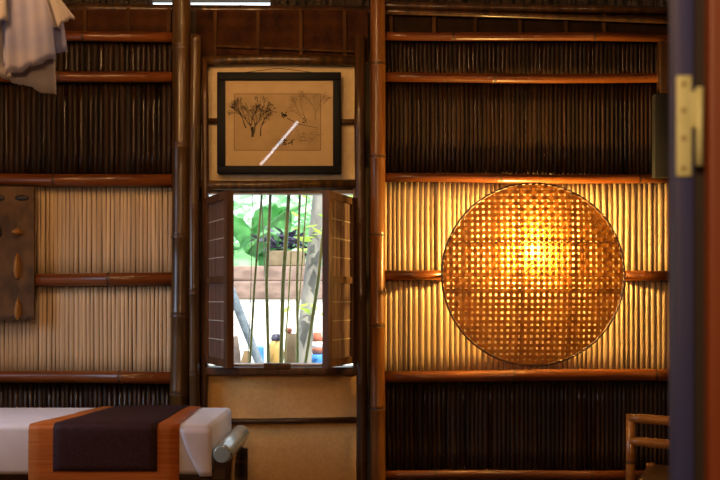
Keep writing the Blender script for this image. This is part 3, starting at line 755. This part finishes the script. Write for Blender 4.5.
def banana(base, label, leaves):
    t = thing('banana_plant', label, 'banana plant', base)
    tb = Vector(base); top = Vector((tb.x, tb.y, 1.5))
    MB().tube([tb, (tb+top)/2, top], [.11, .09, .06], 12).build('stalk', M['stem_y'], t)
    for (dx, dy, rise, ln, wd, dr) in leaves:
        rows = []; n = 14
        dirn = Vector((dx, dy, 0)).normalized(); sd = dirn.cross(Vector((0, 0, 1)))
        for k in range(n+1):
            u = k/n; p = top + dirn*ln*u*.8 + Vector((0, 0, rise*u*2 - dr*u*u*2.2))
            w_ = wd*(math.sin(PI*min(u*.92+.04, 1))**.6)
            rows.append([p + sd*w_*q + Vector((0, 0, -abs(q)*w_*.35 + .02*math.sin(k*2.3+q*4))) for q in (-1, -.5, 0, .5, 1)])
        MB().sheet(rows, (0, 0, 1), .004).build('leaf', M['banana'], t)
banana((X(240, 6.6), 6.6, 0), 'broad leaved banana plant behind the bed side shutter', [(.5, -.3, .75, 1.0, .20, .5), (.3, .6, .9, 1.2, .22, .55), (-.8, -.3, .8, 1.1, .22, .6), (.8, .2, .35, .9, .17, .62), (.25, -.8, .6, .8, .16, .75), (-.2, -.9, .45, .8, .18, .8), (1, -.1, .85, 1.0, .18, .4)])
banana((X(268, 7.2), 7.2, 0), 'taller banana plant rising behind the garden wall', [(.9, -.3, .9, 1.3, .22, .5), (-.6, -.6, .95, 1.3, .24, .5), (.2, -1, 1.0, 1.2, .25, .55), (1, .3, .6, 1.2, .2, .6), (-1, .1, .7, 1.2, .22, .55), (-.2, -.9, .6, 1.2, .2, .8)])
def shrub(px, z, y, sp, n, size, m, label):
    t = thing('garden_shrub', label, 'shrub', (X(px, y), y, 0), 'shrubs beyond the garden wall')
    MB().tube([(X(px, y), y, 0), (X(px, y)+.03, y, z*.6), (X(px, y), y, z)], [.04, .03, .015], 8).build('stem', M['stump'], t)
    mb = MB(); leafcluster(mb, (X(px, y), y, z), sp, n, size); mb.build('foliage', m, t)
shrub(302, 2.2, 9.0, (.38, .22, .40), 420, .26, M['bush'], 'mid green shrub behind the planter')
shrub(246, 1.9, 10.6, (.45, .22, .42), 420, .26, M['bush'], 'mid green shrub behind the banana leaves')
shrub(330, 2.9, 12.2, (.35, .22, .40), 320, .24, M['lime'], 'lime green shrub behind the grey tree')
shrub(284, 1.85, 7.9, (.12, .08, .12), 120, .18, M['lime'], 'yellow green shrub peeping over the planter')
shrub(205, 2.1, 7.6, (.35, .22, .45), 350, .26, M['bush'], 'mid green shrub mostly hidden by the bed side shutter')
tr_ = thing('garden_tree', 'pale grey tree trunk with lime leaves by the lamp side shutter', 'tree', (X(303, 3), 3.0, 0))
tpts = [(X(297, 3), 3, 0), (X(303.5, 3), 3, Z(363, 3)), (X(306.5, 3), 3, Z(320, 3)), (X(311.5, 3), 3.02, Z(285, 3)), (X(316, 3), 3, Z(240, 3)), (X(319, 3), 3, Z(200, 3)), (X(323, 3), 3, Z(130, 3)), (X(330, 3), 3, Z(40, 3))]
MB().tube(tpts, [.10, .068, .064, .072, .066, .058, .052, .045], 14).build('trunk', M['trunk'], tr_)
mb = MB(); leafcluster(mb, P(319, 236, 2.8), (.06, .06, .07), 15, .15); leafcluster(mb, P(304, 310, 2.85), (.07, .03, .03), 12, .12); mb.build('leaves', M['lime'], tr_)

def garden(o, label, cat): return tag(o, label, cat)
a_, b_ = P(233, 296, 2.6), P(262, 370, 2.6)
garden(MB().tube([a_ + (a_-b_)*.2, a_, b_, b_ + (b_-a_)*1.9], .035, 12).build('leaning_pole', M['pole_b']), 'blue grey pole leaning in front of the white garden wall', 'pole')
mb = MB(); mb.tube([(X(244, 3), 3, 0), (X(243, 3), 3, Z(372, 3)), (X(247.5, 3), 3.0, Z(351, 3))], [.05, .045, .03], 10)
garden(mb.build('tree_stump', M['stump']), 'small brown stump below the leaning pole', 'stump')
mb = MB(); mb.tube([(X(234, 3.2), 3.2, 0), (X(235, 3.2), 3.2, Z(355, 3.2)), (X(236, 3.2), 3.2, Z(336, 3.2))], [.06, .05, .015], 10)
garden(mb.build('dry_sheath', M['dark']), 'dark upright plant sheath next to the bed side shutter', 'plant sheath')
def lathe(px, y, z0, prof): 
    mb = MB(); mb.tube([(X(px, y), y, z0+z) for z, r in prof], [r for z, r in prof], 18); return mb
yj = 3.3
tbl = thing('garden_table', 'low brown bench holding the pots outside the window', 'bench', (X(296, yj), yj, 0))
MB().rbox(X(266, yj), X(332, yj), yj-.2, yj+.2, .52, .56, .006).build('top', M['stump'], tbl)
for px in (268, 330):
    for dy in (-.15, .15): MB().rbox(X(px, yj)-.02, X(px, yj)+.02, yj+dy-.02, yj+dy+.02, 0, .53, .004).build('leg', M['stump'], tbl)
jar = thing('clay_jar', 'ochre clay jar with dark stopper behind the thickest bamboo stem', 'jar', (X(277.5, yj), yj, .56))
lathe(276.2, yj, .56, [(0, .045), (.05, .065), (.13, .07), (.20, .06), (.235, .045)]).build('body', M['clay'], jar)
lathe(276, yj, .795, [(0, .04), (.03, .045), (.06, .03)]).build('stopper', M['dark_fl'], jar)
jr = thing('tall_pot', 'tall tan pot with red lid beside the tree trunk', 'pot', (X(291.5, yj), yj, .56))
lathe(291.5, yj, .56, [(0, .05), (.08, .065), (.22, .06), (.30, .045)]).build('body', mat('tan pot clay', (0.24, 0.16, 0.085), (0.34, 0.23, 0.12), 0.8), jr)
lathe(288.5, yj, .862, [(0, .025), (.03, .035), (.045, .02)]).build('lid', M['clay_r'], jr)
rp_ = thing('red_pot', 'round red clay pot with pale band above the blue tub', 'pot', (X(318, yj), yj, .68))
bt = MB(); bt.tube([(X(317, yj), yj-.02, .56), (X(317, yj), yj-.02, .675), (X(317, yj), yj-.02, .68)], [.075, .085, .08], 18)
tag(bt.build('blue_tub', M['blue']), 'bright blue plastic tub on the bench outside the window', 'tub')
lathe(317.5, yj, .68, [(0, .04), (.04, .062), (.06, .064)]).build('body', M['clay_r'], rp_)
lathe(317.5, yj, .74, [(0, .064), (.03, .062), (.05, .055)]).build('band', M['white_wall'], rp_)
lathe(317.5, yj, .79, [(0, .055), (.04, .04), (.08, .035)]).build('neck', M['clay_r'], rp_)
mb = MB(); mb.rbox(X(256, 3.4), X(264, 3.4), 3.36, 3.44, 0, Z(346, 3.4), .02)
tag(mb.build('blue_bucket', M['blue']), 'blue upright container at the foot of the leaning pole', 'container')
